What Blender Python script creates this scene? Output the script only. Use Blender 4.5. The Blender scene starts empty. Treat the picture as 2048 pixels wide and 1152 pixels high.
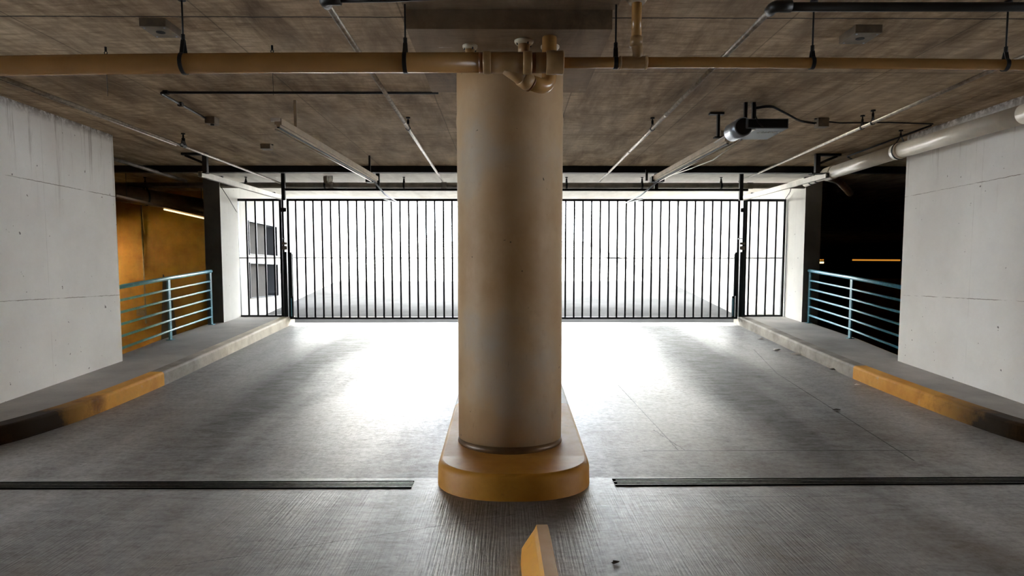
import bpy, bmesh, math, random
from mathutils import Vector as V, Matrix
from math import sin, cos, pi, radians as R
random.seed(7)
scene = bpy.context.scene
col = scene.collection

# ------------------------------------------------------------------ camera, sky, sun, exposure
FPX, PX, PY = 1365.0, 1024.0, 655.0          # focal length and principal point in 2048-wide pixels
PITCH, YAW, CH = R(4.44), R(-.42), 1.4
cd = bpy.data.cameras.new('camera'); cam = bpy.data.objects.new('camera', cd); col.objects.link(cam)
cd.sensor_width = 36; cd.lens = FPX / 2048 * 36; cd.shift_y = (PY - 576) / 2048; cd.clip_end = 300
cam.location = (0, 0, CH); cam.rotation_euler = (pi / 2 - PITCH, 0, YAW)
scene.camera = cam
w = bpy.data.worlds.new('sky'); scene.world = w; w.use_nodes = True
bg = w.node_tree.nodes['Background']; bg.inputs[0].default_value = (.84, .92, 1, 1); bg.inputs[1].default_value = 7
sd = bpy.data.lights.new('sun', 'SUN'); sd.energy = 110; sd.angle = R(2); sd.color = (1, .985, .96)
sun = bpy.data.objects.new('sun', sd); col.objects.link(sun); sun.rotation_euler = (R(35), R(8), 0)
vs = scene.view_settings
vs.view_transform = 'Standard'; vs.look = 'None'; vs.gamma = 1; vs.exposure = 2.0; vs.use_curve_mapping = False
scene.cycles.max_bounces = 12; scene.cycles.diffuse_bounces = 7; scene.cycles.glossy_bounces = 4
scene.cycles.sample_clamp_indirect = 12

# ------------------------------------------------------------------ pixel helpers (photo pixel -> world point)
def ray(px, py):
    a = (px - PX) / FPX; b = (PY - py) / FPX
    f = cos(PITCH) + b * sin(PITCH); z = b * cos(PITCH) - sin(PITCH)
    return V((a * cos(YAW) - f * sin(YAW), a * sin(YAW) + f * cos(YAW), z))
YD, SL, YG, SL2 = 4.62, .068, 12.4, .105
def fz(y):
    if y < YD: return 0.0
    if y < YG: return SL * (y - YD)
    return SL * (YG - YD) + SL2 * (y - YG)
def at(px, py, Y):
    r = ray(px, py); return V((r.x * Y / r.y, Y, CH + r.z * Y / r.y))
def atz(px, py, Z):
    r = ray(px, py); t = (Z - CH) / r.z; return V((r.x * t, r.y * t, Z))
def fl(px, py, dz=0):
    p = atz(px, py, dz)
    if 0 < p.y < YD: return p
    r = ray(px, py); t = (CH - dz + SL * YD) / (SL * r.y - r.z)
    return V((r.x * t, r.y * t, CH + r.z * t))
ZC = 3.0          # ceiling
WL, WR = -4.54, 4.63   # faces of the side walls

# ------------------------------------------------------------------ materials
def lin(c): return tuple(((v / 255) / 12.92 if v / 255 <= .04045 else ((v / 255 + .055) / 1.055) ** 2.4) for v in c) + (1,)
class N:
    def __init__(s, name):
        s.m = bpy.data.materials.new(name); s.m.use_nodes = True; s.t = s.m.node_tree
        s.b = s.t.nodes['Principled BSDF']; s.n = s.t.nodes; s.l = s.t.links
        s.co = s.n.new('ShaderNodeTexCoord').outputs['Object']
    def set(s, k, v):
        if hasattr(v, 'is_linked'): s.l.new(v, s.b.inputs[k])
        else: s.b.inputs[k].default_value = v
    def plug(s, inp, v):
        if hasattr(v, 'is_linked'): s.l.new(v, inp)
        else: inp.default_value = v
    def m_(s, op, a, b=0.0, c=0.0, clamp=False):
        n = s.n.new('ShaderNodeMath'); n.operation = op; n.use_clamp = clamp
        s.plug(n.inputs[0], a); s.plug(n.inputs[1], b); s.plug(n.inputs[2], c); return n.outputs[0]
    def map(s, sc=(1, 1, 1), loc=(0, 0, 0), rot=(0, 0, 0)):
        n = s.n.new('ShaderNodeMapping'); s.l.new(s.co, n.inputs[0])
        n.inputs['Scale'].default_value = sc; n.inputs['Location'].default_value = loc; n.inputs['Rotation'].default_value = rot
        return n.outputs[0]
    def noise(s, scale, sc=(1, 1, 1), det=5, rough=.6, loc=(0, 0, 0), dist=0, rot=(0, 0, 0)):
        n = s.n.new('ShaderNodeTexNoise'); s.l.new(s.map(sc, loc, rot), n.inputs['Vector'])
        n.inputs['Scale'].default_value = scale; n.inputs['Detail'].default_value = det
        n.inputs['Roughness'].default_value = rough; n.inputs['Distortion'].default_value = dist
        return n.outputs[0]
    def ramp(s, f, *st):
        n = s.n.new('ShaderNodeValToRGB'); s.plug(n.inputs[0], f); e = n.color_ramp.elements
        while len(e) < len(st): e.new(.5)
        for i, (p, c) in enumerate(st):
            e[i].position = p; e[i].color = c if isinstance(c, tuple) else (c, c, c, 1)
        return n.outputs[0]
    def mr(s, f, a, b, c=0.0, d=1.0):
        n = s.n.new('ShaderNodeMapRange'); s.plug(n.inputs[0], f)
        for i, v in enumerate((a, b, c, d)): n.inputs[i + 1].default_value = v
        return n.outputs[0]
    def mix(s, f, a, b, mode='MIX'):
        n = s.n.new('ShaderNodeMix'); n.data_type = 'RGBA'; n.blend_type = mode
        s.plug(n.inputs[0], f); s.plug(n.inputs[6], a); s.plug(n.inputs[7], b); return n.outputs[2]
    def xyz(s):
        n = s.n.new('ShaderNodeSeparateXYZ'); s.l.new(s.co, n.inputs[0]); return n.outputs
    def bump(s, h, st=.3, d=.01, prev=None):
        n = s.n.new('ShaderNodeBump'); s.plug(n.inputs['Height'], h); n.inputs['Strength'].default_value = st
        n.inputs['Distance'].default_value = d
        if prev is not None: s.l.new(prev, n.inputs['Normal'])
        s.l.new(n.outputs[0], s.b.inputs['Normal']); return n.outputs[0]
    def band(s, v, c, hw):     # 1 inside |v-c|<hw
        return s.m_('LESS_THAN', s.m_('ABSOLUTE', s.m_('SUBTRACT', v, c)), hw)

def plain(name, c, rough=.5, metal=0, var=.12, scale=8, bump=.05, spec=None):
    k = N(name); c = lin(c)
    f = k.noise(scale, det=6)
    d = tuple(v * (1 - var * 2) for v in c[:3]) + (1,); u = tuple(min(1, v * (1 + var)) for v in c[:3]) + (1,)
    k.set('Base Color', k.ramp(f, (.3, d), (.7, u))); k.set('Roughness', rough); k.set('Metallic', metal)
    if bump: k.bump(k.noise(scale * 12, det=3), bump, .002)
    if spec is not None: k.set('Specular IOR Level', spec)
    return k.m

def m_floor():
    k = N('floor_concrete'); x, y, z = k.xyz()
    big = k.noise(.55, (1.3, .8, 1), det=4)
    streak = k.noise(1.5, (1.35, .11, 1), det=3, rough=.5, loc=(.3, 0, 0))       # tyre polish along the lanes
    fine = k.noise(26, (1, 1, 1), det=8, rough=.7)
    cross = k.noise(5, (.8, 2.2, 1), det=8, rough=.72, dist=.5)
    c = k.ramp(big, (.30, lin((146, 141, 136))), (.55, lin((174, 173, 172))), (.75, lin((198, 199, 202))))
    c = k.mix(k.mr(fine, .38, .68, 0, .6), c, lin((96, 92, 88)))
    ax = k.m_('ABSOLUTE', k.m_('SUBTRACT', k.m_('ADD', x, k.m_('MULTIPLY', k.m_('SUBTRACT', big, .5), .9)), .05))
    def gs(c0, w0):
        q = k.m_('DIVIDE', k.m_('SUBTRACT', ax, c0), w0); return k.m_('POWER', 2.718, k.m_('MULTIPLY', k.m_('MULTIPLY', q, q), -1.0))
    fade = k.mr(y, 4.5, 6.5, .15, 1)
    st = k.m_('MULTIPLY', k.mr(streak, .40, .66), .6)
    st = k.m_('ADD', st, k.m_('MULTIPLY', k.m_('SUBTRACT', gs(2.45, .42), k.m_('MULTIPLY', gs(1.25, .55), .6)), fade), clamp=True)
    st = k.mr(st, 0, 1)
    c = k.mix(k.m_('MULTIPLY', st, .72), c, lin((58, 55, 52)))
    c = k.mix(k.mr(cross, .4, .75, 0, .4), c, lin((206, 208, 212)))
    # rust brown patches in the foreground and the far right lane
    rust = k.m_('MULTIPLY', k.mr(k.noise(.5, det=3, loc=(4, 9, 0)), .52, .68), k.mr(y, 6.5, 4.8))
    c = k.mix(k.m_('MULTIPLY', rust, .55), c, lin((112, 88, 62)))
    # shade round the island nose, painted into the floor colour
    dx = k.m_('SUBTRACT', x, .05); dy = k.m_('MULTIPLY', k.m_('SUBTRACT', y, 4.25), 1.3)
    rr = k.m_('SQRT', k.m_('ADD', k.m_('MULTIPLY', dx, dx), k.m_('MULTIPLY', dy, dy)))
    rr = k.m_('ADD', rr, k.m_('MULTIPLY', k.m_('SUBTRACT', cross, .5), .5))
    nose_shade = k.mr(rr, .45, 1.0, 1, 0)
    c = k.mix(k.m_('MULTIPLY', nose_shade, .6), c, lin((45, 38, 32)))
    # saw cuts and cracks
    def seg(a, b, hw, wob=.02):
        a = V(a); b = V(b); d = (b - a); L = d.length; d /= L
        px = k.m_('SUBTRACT', x, a.x); py = k.m_('SUBTRACT', y, a.y)
        t = k.m_('ADD', k.m_('MULTIPLY', px, d.x), k.m_('MULTIPLY', py, d.y))
        q = k.m_('ADD', k.m_('MULTIPLY', px, -d.y), k.m_('MULTIPLY', py, d.x))
        q = k.m_('ADD', q, k.m_('MULTIPLY', k.m_('SUBTRACT', fine, .5), wob))
        return k.m_('MULTIPLY', k.m_('LESS_THAN', k.m_('ABSOLUTE', q), hw), k.band(t, L / 2, L / 2))
    tot = None
    for a, b, hw, wb in (((1.05, 5.19), (3.2, 5.19), .006, 0), ((3.2, 8.0), (3.02, 4.95), .006, .01), ((3.2, 8), (3.5, 9.6), .005, .01),
                     ((1.22, 7.4), (1.33, 5.2), .004, .03), ((1.25, 5.75), (1.38, 5.2), .004, .05), ((1.4, 4.2), (2.2, 4.22), .004, .06),
                     ((.05, 3.9), (-1.6, 3.2), .003, .05)):
        q = seg(a, b, hw, wb); tot = q if tot is None else k.m_('MAXIMUM', tot, q)
    c = k.mix(k.m_('MULTIPLY', k.mr(k.noise(34, (1, 1.4, 1), det=3, loc=(9, 2, 0)), .66, .72), .6), c, lin((60, 54, 50)))
    c = k.mix(k.m_('MULTIPLY', tot, .8), c, lin((22, 19, 17)))
    k.set('Base Color', c)
    ro = k.mr(fine, .3, .75, .3, .5)
    k.set('Roughness', k.m_('ADD', ro, k.m_('MULTIPLY', st, .16))); k.set('Specular IOR Level', k.mr(st, 0, 1, .46, .15))
    broom = k.noise(95, (1, .02, 1), det=3, rough=.5)                     # broom finish, foreground only
    broom = k.m_('MULTIPLY', broom, k.mr(y, 4.6, 4.2, 0.12, 1))
    h = k.m_('ADD', k.m_('MULTIPLY', fine, .8), k.m_('MULTIPLY', broom, 1.9))
    h = k.m_('ADD', h, k.m_('MULTIPLY', cross, .6))
    h = k.m_('SUBTRACT', h, k.m_('MULTIPLY', tot, 2))
    k.bump(h, .42, .006)
    return k.m

def m_ceiling(name, lo, hi, pale, seams=True):
    k = N(name); x, y, z = k.xyz()
    g = k.noise(3, (1.6, .35, 1), det=8, rough=.68, rot=(0, 0, R(9)), dist=.4)
    g2 = k.noise(9, (.5, 2.2, 1), det=7, rough=.7, dist=.6)
    b = k.noise(.5, det=4)
    c = k.ramp(g, (.32, lin(lo)), (.66, lin(hi)))
    c = k.mix(k.mr(g2, .42, .68, 0, .75), c, lin(lo))
    c = k.mix(k.mr(b, .45, .7, 0, .4), c, lin(pale))
    sp = k.m_('MULTIPLY', k.mr(k.noise(5, (1, 2.5, 1), det=6, rough=.75, loc=(3, 3, 0)), .66, .72), .5)
    c = k.mix(sp, c, lin((225, 212, 190)))
    hh = k.m_('ADD', k.m_('MULTIPLY', g2, 1.0), k.m_('MULTIPLY', g, .7))
    if seams:
        wob = k.m_('MULTIPLY', k.m_('SUBTRACT', g, .5), .02)
        u = k.m_('ADD', x, wob)
        fx = k.m_('FRACT', k.m_('DIVIDE', k.m_('ADD', u, 40.3), 1.22))
        fy = k.m_('FRACT', k.m_('DIVIDE', k.m_('ADD', y, 37.15), 2.44))
        sm = k.m_('MAXIMUM', k.m_('MULTIPLY', k.band(fx, .5, .0045), .45), k.m_('MULTIPLY', k.band(fy, .5, .003), .6))
        c = k.mix(sm, c, lin((45, 34, 24)))
        cj = k.band(k.m_('ADD', y, k.m_('MULTIPLY', wob, 1.5)), 4.40, .009); sm = k.m_('MAXIMUM', sm, cj); c = k.mix(k.m_('MULTIPLY', cj, .9), c, lin((30, 22, 15)))
        hh = k.m_('SUBTRACT', hh, k.m_('MULTIPLY', sm, .8))
        fb = k.m_('FRACT', k.m_('DIVIDE', k.m_('ADD', u, 40.0), .152))
        c = k.mix(k.m_('MULTIPLY', k.band(fb, .5, .02), .12), c, lin(lo))
    k.set('Base Color', c); k.set('Roughness', .85); k.set('Specular IOR Level', .3)
    k.bump(hh, .5, .01)
    return k.m

def m_wall(name, base, dark, joints=(2.30, 1.16), drips=True):
    k = N(name); x, y, z = k.xyz()
    b = k.noise(.9, det=6, rough=.65); f = k.noise(14, det=7, rough=.7)
    c = k.ramp(b, (.3, lin(dark)), (.68, lin(base)))
    c = k.mix(k.mr(f, .58, .8, 0, .35), c, lin(dark))
    pit = k.mr(k.noise(17, det=2, loc=(5, 1, 2)), .735, .75)
    c = k.mix(k.m_('MULTIPLY', pit, .75), c, lin((70, 60, 52)))
    hh = k.m_('SUBTRACT', f, pit)
    wob = k.m_('MULTIPLY', k.m_('SUBTRACT', f, .5), .02)
    j = 0.0 if not joints else None
    for zz in joints:
        q = k.band(k.m_('ADD', z, wob), zz, .0035); j = q if j is None else k.m_('MAXIMUM', j, q)
    fy = k.m_('FRACT', k.m_('DIVIDE', k.m_('ADD', y, 30.4), 1.22))
    j = k.m_('MAXIMUM', j, k.m_('MULTIPLY', k.band(fy, .5, .0012), .5))
    j = k.m_('MULTIPLY', j, k.mr(k.noise(3, det=3), .38, .55))
    c = k.mix(k.m_('MULTIPLY', j, .7), c, lin((95, 75, 55)))
    if drips:
        d = k.noise(4.5, (1, 1.6, .09), det=6, rough=.75)
        dm = k.m_('MULTIPLY', k.mr(d, .56, .68), k.mr(z, 1.95, 2.95))
        c = k.mix(k.m_('MULTIPLY', dm, .65), c, lin((104, 82, 60)))
        edge = k.m_('MULTIPLY', k.mr(z, 2.9, 3.0), k.mr(f, .35, .55))
        c = k.mix(k.m_('MULTIPLY', edge, .8), c, lin((88, 66, 46)))
    k.set('Base Color', c); k.set('Roughness', .75); k.set('Specular IOR Level', .3)
    k.bump(k.m_('SUBTRACT', hh, j), .25, .006)
    return k.m

def m_kerb(name, y0, y1, yb, white_far=True, worn=True):   # paint between y0 and y1, tyre rubber plus painted backlit shade, black nearer than yb
    k = N(name); x, y, z = k.xyz()
    f = k.noise(9, det=8, rough=.7); b = k.noise(2.2, (1, 1, 1), det=6, rough=.7)
    conc = k.ramp(b, (.3, lin((112, 105, 97))), (.7, lin((176, 168, 156))))
    if white_far: conc = k.mix(k.mr(y, y1 + .7, y1 + 1.8), conc, k.ramp(b, (.3, lin((196, 182, 160))), (.6, lin((236, 226, 208)))))
    yel = k.ramp(b, (.3, lin((206, 136, 34))), (.7, lin((240, 180, 70))))
    yel = k.mix(k.mr(f, .6, .72, 0, .6 if worn else .25), yel, lin((200, 184, 150)))
    yy = k.m_('ADD', y, k.m_('MULTIPLY', k.m_('SUBTRACT', f, .5), .03))
    c = k.mix(k.m_('LESS_THAN', yy, y1), conc, yel)
    yb2 = k.m_('ADD', y, k.m_('MULTIPLY', k.m_('SUBTRACT', b, .5), 1.3))
    blk = k.m_('SUBTRACT', 1.0, k.mr(yb2, yb - .15, yb + .45))
    c = k.mix(k.m_('MULTIPLY', blk, .96), c, lin((7, 6, 5)))
    mid = k.m_('MULTIPLY', k.mr(b, .5, .62), k.mr(yb2, yb + 1.3, yb + .3))
    c = k.mix(k.m_('MULTIPLY', mid, .5), c, lin((92, 62, 26)))
    k.set('Base Color', c); k.set('Roughness', .7); k.set('Specular IOR Level', .2); k.bump(k.m_('ADD', f, b), .4, .008)
    return k.m

def m_paint_conc(name, lo, hi, stain=(70, 52, 34), wide=1.0, st=.5, rough=.55, spec=.5):
    k = N(name); f = k.noise(11, det=8, rough=.7); b = k.noise(1.7 * wide, det=6, rough=.6)
    c = k.ramp(b, (.3, lin(lo)), (.7, lin(hi)))
    c = k.mix(k.m_('MULTIPLY', k.mr(k.noise(30, det=4, loc=(2, 2, 2)), .70, .76), st), c, lin(stain))
    c = k.mix(k.mr(k.noise(4, (2.5, 2.5, .8), det=8, rough=.75, loc=(7, 2, 1)), .60, .74, 0, st), c, lin(stain))
    k.set('Base Color', c); k.set('Roughness', rough); k.set('Specular IOR Level', spec); k.bump(f, .2, .005)
    return k.m

def m_island():
    k = N('island_paint'); x, y, z = k.xyz()
    f = k.noise(10, det=8, rough=.7); b = k.noise(3, det=6, rough=.65)
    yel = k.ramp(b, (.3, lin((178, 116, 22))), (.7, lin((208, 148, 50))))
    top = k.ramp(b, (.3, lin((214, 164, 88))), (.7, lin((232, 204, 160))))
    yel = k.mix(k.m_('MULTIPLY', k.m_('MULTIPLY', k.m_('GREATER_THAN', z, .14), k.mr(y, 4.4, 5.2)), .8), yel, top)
    whi = k.ramp(b, (.3, lin((200, 198, 192))), (.7, lin((236, 234, 228))))
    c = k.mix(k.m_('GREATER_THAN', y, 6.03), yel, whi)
    c = k.mix(k.mr(f, .62, .76, 0, .5), c, lin((96, 66, 30)))
    k.set('Base Color', c); k.set('Roughness', .55); k.bump(k.m_('ADD', f, b), .25, .006)
    return k.m

def emit(name, c, s):
    k = N(name); k.set('Base Color', lin(c)); k.set('Emission Color', lin(c)); k.set('Emission Strength', s); return k.m

M = {}
M['floor'] = m_floor()
M['ramp'] = m_paint_conc('ramp_asphalt', (64, 63, 62), (84, 83, 82), (48, 46, 44), .5, .5, .95, .03)
M['ceiling'] = m_ceiling('ceiling_concrete', (112, 88, 62), (214, 188, 152), (230, 208, 178))
M['soffit'] = m_ceiling('pale_soffit', (206, 200, 190), (240, 236, 228), (230, 222, 210), False)
M['panel'] = m_ceiling('drop_panel_concrete', (104, 86, 66), (160, 138, 112), (172, 150, 124), False)
M['wall'] = m_wall('white_wall_paint', (243, 241, 238), (226, 222, 218))
M['outwall'] = m_wall('outside_wall', (240, 238, 232), (222, 220, 214), (), False)
M['pier'] = m_paint_conc('pier_front_shade', (92, 86, 78), (124, 116, 106), (60, 50, 40))
M['walk'] = m_paint_conc('sidewalk_concrete', (136, 130, 124), (178, 172, 166), (74, 64, 54), .8, .6, .6)
M['kerbL'] = m_kerb('kerb_paint_left', 0, 7.43, 5.95)
M['kerbR'] = m_kerb('kerb_paint_right', 0, 7.72, 5.95, False)
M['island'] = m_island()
def m_column():
    k = N('column_paint'); x, y, z = k.xyz()
    b = k.noise(1.1, det=5, rough=.55, loc=(3, 1, 4)); f = k.noise(12, det=8, rough=.7); m = k.noise(3, (1, 1, .5), det=6, rough=.7)
    c = k.ramp(b, (.32, lin((166, 128, 84))), (.52, lin((180, 150, 112))), (.70, lin((168, 156, 140))))
    c = k.mix(k.mr(m, .5, .75, 0, .35), c, lin((206, 178, 140)))
    c = k.mix(k.mr(f, .60, .78, 0, .4), c, lin((150, 116, 76)))
    pit = k.mr(k.noise(19, det=2, loc=(8, 1, 2)), .74, .755); c = k.mix(k.m_('MULTIPLY', pit, .8), c, lin((60, 48, 36)))
    scuff = k.m_('MULTIPLY', k.mr(k.noise(6, (3, 3, .7), det=8, rough=.8, loc=(1, 6, 2)), .60, .70), k.mr(z, 1.1, .3))
    c = k.mix(k.m_('MULTIPLY', scuff, .55), c, lin((92, 70, 46)))
    k.set('Base Color', c); k.set('Roughness', .55); k.set('Specular IOR Level', .3); k.bump(k.m_('SUBTRACT', f, pit), .18, .005)
    return k.m
M['column'] = m_column()
M['stop'] = m_paint_conc('wheel_stop_paint', (222, 150, 20), (240, 172, 40), (140, 88, 20), 2, .4, .5)
M['stoptop'] = m_paint_conc('wheel_stop_top', (232, 184, 120), (246, 206, 150), (150, 104, 60), 2, .4, .5)
M['pvc'] = plain('tan_pvc', (180, 134, 80), .27, var=.1, scale=3)
M['pvcfit'] = plain('pvc_fitting', (164, 128, 84), .45, var=.12, scale=9)
M['primer'] = plain('pipe_primer', (120, 66, 18), .4)
M['pvcwhite'] = plain('cream_pvc', (242, 232, 216), .28, var=.06, scale=4, bump=.02)
M['steelpipe'] = plain('galvanised_pipe', (176, 164, 148), .42, .35, var=.25, scale=20)
M['darkpipe'] = plain('dark_steel_pipe', (30, 26, 22), .5, .3)
M['brownpipe'] = plain('brown_pipe', (104, 78, 50), .4, .2, var=.2)
M['greypipe'] = plain('grey_pipe', (132, 122, 110), .5, .2, var=.2)
M['black'] = plain('black_iron', (18, 16, 14), .55, .4)
M['gate'] = plain('gate_steel', (22, 26, 28), .42, .5)
M['teal'] = plain('blue_rail_paint', (86, 150, 170), .3, 0, var=.12, scale=20, bump=.02)
M['rail'] = plain('opener_rail', (178, 160, 136), .45, .3, var=.12)
M['alu'] = plain('aluminium_channel', (176, 172, 164), .35, .7)
M['motor'] = plain('motor_housing', (92, 98, 104), .5, .2, var=.08)
M['steel'] = plain('bright_steel', (170, 176, 184), .42, .9, var=.05)
M['whitemetal'] = plain('white_bracket', (226, 222, 214), .4, .1)
M['boxgrey'] = plain('junction_box_grey', (128, 114, 96), .5, .3, var=.2)
M['slot'] = plain('drain_slot', (8, 7, 6), .9, spec=0)
M['grate'] = plain('grate_steel', (120, 116, 110), .35, .7, var=.3, scale=30)
M['ochre'] = m_wall('ochre_wall', (186, 140, 58), (110, 76, 30), (), False)
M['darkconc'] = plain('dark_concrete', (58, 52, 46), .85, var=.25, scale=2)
M['window'] = plain('grey_window_back', (140, 144, 152), .5, var=.05, scale=2, bump=0)
M['darkgrey'] = plain('dark_grey_edge', (70, 74, 80), .5)
M['paper'] = plain('white_litter', (230, 228, 222), .7)
M['leaf'] = plain('dead_leaf', (54, 38, 24), .8)
M['tube'] = emit('warm_tube', (255, 214, 150), .7)
M['tube2'] = emit('amber_tube', (255, 170, 60), .16)
M['letters'] = plain('white_letters', (240, 240, 235), .5, bump=0)
M['escut'] = plain('cream_collar', (200, 186, 160), .4)

# ------------------------------------------------------------------ mesh helpers
class B:
    def __init__(s): s.bm = bmesh.new(); s.mi = 0
    def face(s, pts):
        f = s.bm.faces.new([s.bm.verts.new(p) for p in pts]); f.material_index = s.mi; return f
    def box(s, a, b, rot=0, c=None, bev=0):
        a = V(a); b = V(b); lo = V([min(a[i], b[i]) for i in range(3)]); hi = V([max(a[i], b[i]) for i in range(3)])
        r = bmesh.ops.create_cube(s.bm, size=1); vs_ = r['verts']
        m = Matrix.Translation((lo + hi) / 2) @ Matrix.Diagonal(tuple(hi - lo) + (1,))
        bmesh.ops.transform(s.bm, matrix=m, verts=vs_)
        fs = {f for v in vs_ for f in v.link_faces}
        for f in fs: f.material_index = s.mi
        if bev:
            es = list({e for v in vs_ for e in v.link_edges})
            r2 = bmesh.ops.bevel(s.bm, geom=es, offset=bev, segments=2, affect='EDGES', profile=.6)
            vs_ = list({v for f in r2['faces'] for v in f.verts} | {v for v in vs_ if v.is_valid})
            for f in r2['faces']: f.material_index = s.mi
        if rot:
            bmesh.ops.rotate(s.bm, cent=c or (lo + hi) / 2, matrix=Matrix.Rotation(rot, 3, 'Z'), verts=vs_)
        return s
    def bar(s, p, q, wd, ht, up=(0, 0, 1), bev=0):      # rectangular bar from p to q
        p = V(p); q = V(q); d = (q - p); L = d.length; d.normalize()
        x = d.cross(V(up)).normalized(); z = x.cross(d)
        m = Matrix(((x.x, d.x, z.x, (p.x + q.x) / 2), (x.y, d.y, z.y, (p.y + q.y) / 2), (x.z, d.z, z.z, (p.z + q.z) / 2), (0, 0, 0, 1)))
        r = bmesh.ops.create_cube(s.bm, size=1); vs_ = r['verts']
        bmesh.ops.transform(s.bm, matrix=m @ Matrix.Diagonal((wd, L, ht, 1)), verts=vs_)
        for f in {f for v in vs_ for f in v.link_faces}: f.material_index = s.mi
        if bev: bmesh.ops.bevel(s.bm, geom=list({e for v in vs_ for e in v.link_edges}), offset=bev, segments=2, affect='EDGES')
        return s
    def tube(s, pts, r, seg=14, caps=True):
        pts = [V(p) for p in pts]; n = len(pts); rs = r if isinstance(r, (list, tuple)) else [r] * n
        prev = None; rings = []
        for i, p in enumerate(pts):
            t = (pts[min(i + 1, n - 1)] - pts[max(i - 1, 0)])
            if t.length < 1e-9: t = (pts[i] - pts[i - 1]) if i else (pts[1] - pts[0])
            if t.length < 1e-9: t = V((0, 0, 1))
            t.normalize()
            if prev is None:
                a = t.cross(V((0, 0, 1)));
                if a.length < .1: a = t.cross(V((0, 1, 0)))
                a.normalize()
            else:
                a = prev - t * prev.dot(t); a.normalize()
            prev = a; b = t.cross(a)
            rings.append([s.bm.verts.new(p + (a * cos(2 * pi * k / seg) + b * sin(2 * pi * k / seg)) * rs[i]) for k in range(seg)])
        for i in range(n - 1):
            for k in range(seg):
                f = s.bm.faces.new((rings[i][k], rings[i][(k + 1) % seg], rings[i + 1][(k + 1) % seg], rings[i + 1][k]))
                f.smooth = True; f.material_index = s.mi
        if caps:
            for rg in (rings[0][::-1], rings[-1]):
                f = s.bm.faces.new(rg); f.material_index = s.mi
        return s
    def strap(s, pts, side, wd, th):        # closed/open flat band following pts, width along `side`
        pts = [V(p) for p in pts]; side = V(side).normalized(); n = len(pts); rg = []
        for i, p in enumerate(pts):
            t = (pts[min(i + 1, n - 1)] - pts[max(i - 1, 0)]).normalized(); o = t.cross(side).normalized()
            rg.append([s.bm.verts.new(p + side * a * wd / 2 + o * b * th / 2) for a, b in ((-1, -1), (1, -1), (1, 1), (-1, 1))])
        for i in range(n - 1):
            for k in range(4): s.bm.faces.new((rg[i][k], rg[i][(k + 1) % 4], rg[i + 1][(k + 1) % 4], rg[i + 1][k])).material_index = s.mi
        s.bm.faces.new(rg[0][::-1]); s.bm.faces.new(rg[-1]); return s
    def prism(s, prof, fn):     # closed profile list of 2D points, fn(pt)->3D at both ends
        a = [s.bm.verts.new(fn(p, 0)) for p in prof]; b = [s.bm.verts.new(fn(p, 1)) for p in prof]; n = len(prof)
        for i in range(n): s.bm.faces.new((a[i], a[(i + 1) % n], b[(i + 1) % n], b[i])).material_index = s.mi
        s.bm.faces.new(a[::-1]).material_index = s.mi; s.bm.faces.new(b).material_index = s.mi; return s
    def build(s, name, mat, parent=None, auto=True):
        bmesh.ops.recalc_face_normals(s.bm, faces=s.bm.faces)
        me = bpy.data.meshes.new(name); s.bm.to_mesh(me); s.bm.free()
        for m in (mat if isinstance(mat, (list, tuple)) else [mat]): me.materials.append(m)
        o = bpy.data.objects.new(name, me); col.objects.link(o)
        if parent is not None:
            pm = parent
            off = V((0, 0, 0))
            while pm is not None: off += pm.location; pm = pm.parent
            o.parent = parent; me.transform(Matrix.Translation(-off))   # meshes are modelled in world space
            # keep object-space textures in world coordinates by not moving structure pieces
        return o
def tag(o, label=None, cat=None, group=None, kind=None):
    if label: o['label'] = label
    if cat: o['category'] = cat
    if group: o['group'] = group
    if kind: o['kind'] = kind
    return o
def empty(name, loc, label, cat, group=None):
    o = bpy.data.objects.new(name, None); col.objects.link(o); o.location = loc; o.empty_display_size = .1
    return tag(o, label, cat, group)
def struct(o): o['kind'] = 'structure'; return o
def fillet(pts, r, n=6):
    pts = [V(p) for p in pts]; out = [pts[0]]
    for i in range(1, len(pts) - 1):
        a = (pts[i - 1] - pts[i]).normalized(); b = (pts[i + 1] - pts[i]).normalized()
        p0 = pts[i] + a * r; p1 = pts[i] + b * r
        for k in range(n + 1):
            t = k / n; out.append(p0 * (1 - t) ** 2 + pts[i] * 2 * t * (1 - t) + p1 * t * t)
    return out + [pts[-1]]
def lerp(a, b, t): return V(a) * (1 - t) + V(b) * t

# ------------------------------------------------------------------ setting: floor and outside ramp
b = B()
ys = [-14, -8, -4, 0, 2, 3, 4] ; y = YD
ylist = ys + [YD, 4.95]
for y0, y1 in zip(ylist, ylist[1:]):
    b.face([(-13, y0, fz(y0)), (13, y0, fz(y0)), (13, y1, fz(y1)), (-13, y1, fz(y1))])
yl = [4.95, 6, 7, 8, 9, 10, 11, 12, YG]
for y0, y1 in zip(yl, yl[1:]):
    b.face([(-4.6, y0, fz(y0)), (4.7, y0, fz(y0)), (4.7, y1, fz(y1)), (-4.6, y1, fz(y1))])
struct(b.build('floor', M['floor']))
b = B()
yl = [YG, 14, 18, 24, 30, 38]
for y0, y1 in zip(yl, yl[1:]):
    b.face([(-4.8, y0, fz(y0)), (4.95, y0, fz(y0)), (4.95, y1, fz(y1)), (-4.8, y1, fz(y1))])
b.face([(-40, 38, fz(38)), (40, 38, fz(38)), (40, 90, fz(38)), (-40, 90, fz(38))])
struct(b.build('floor_ramp_outside', M['ramp']))

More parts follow.
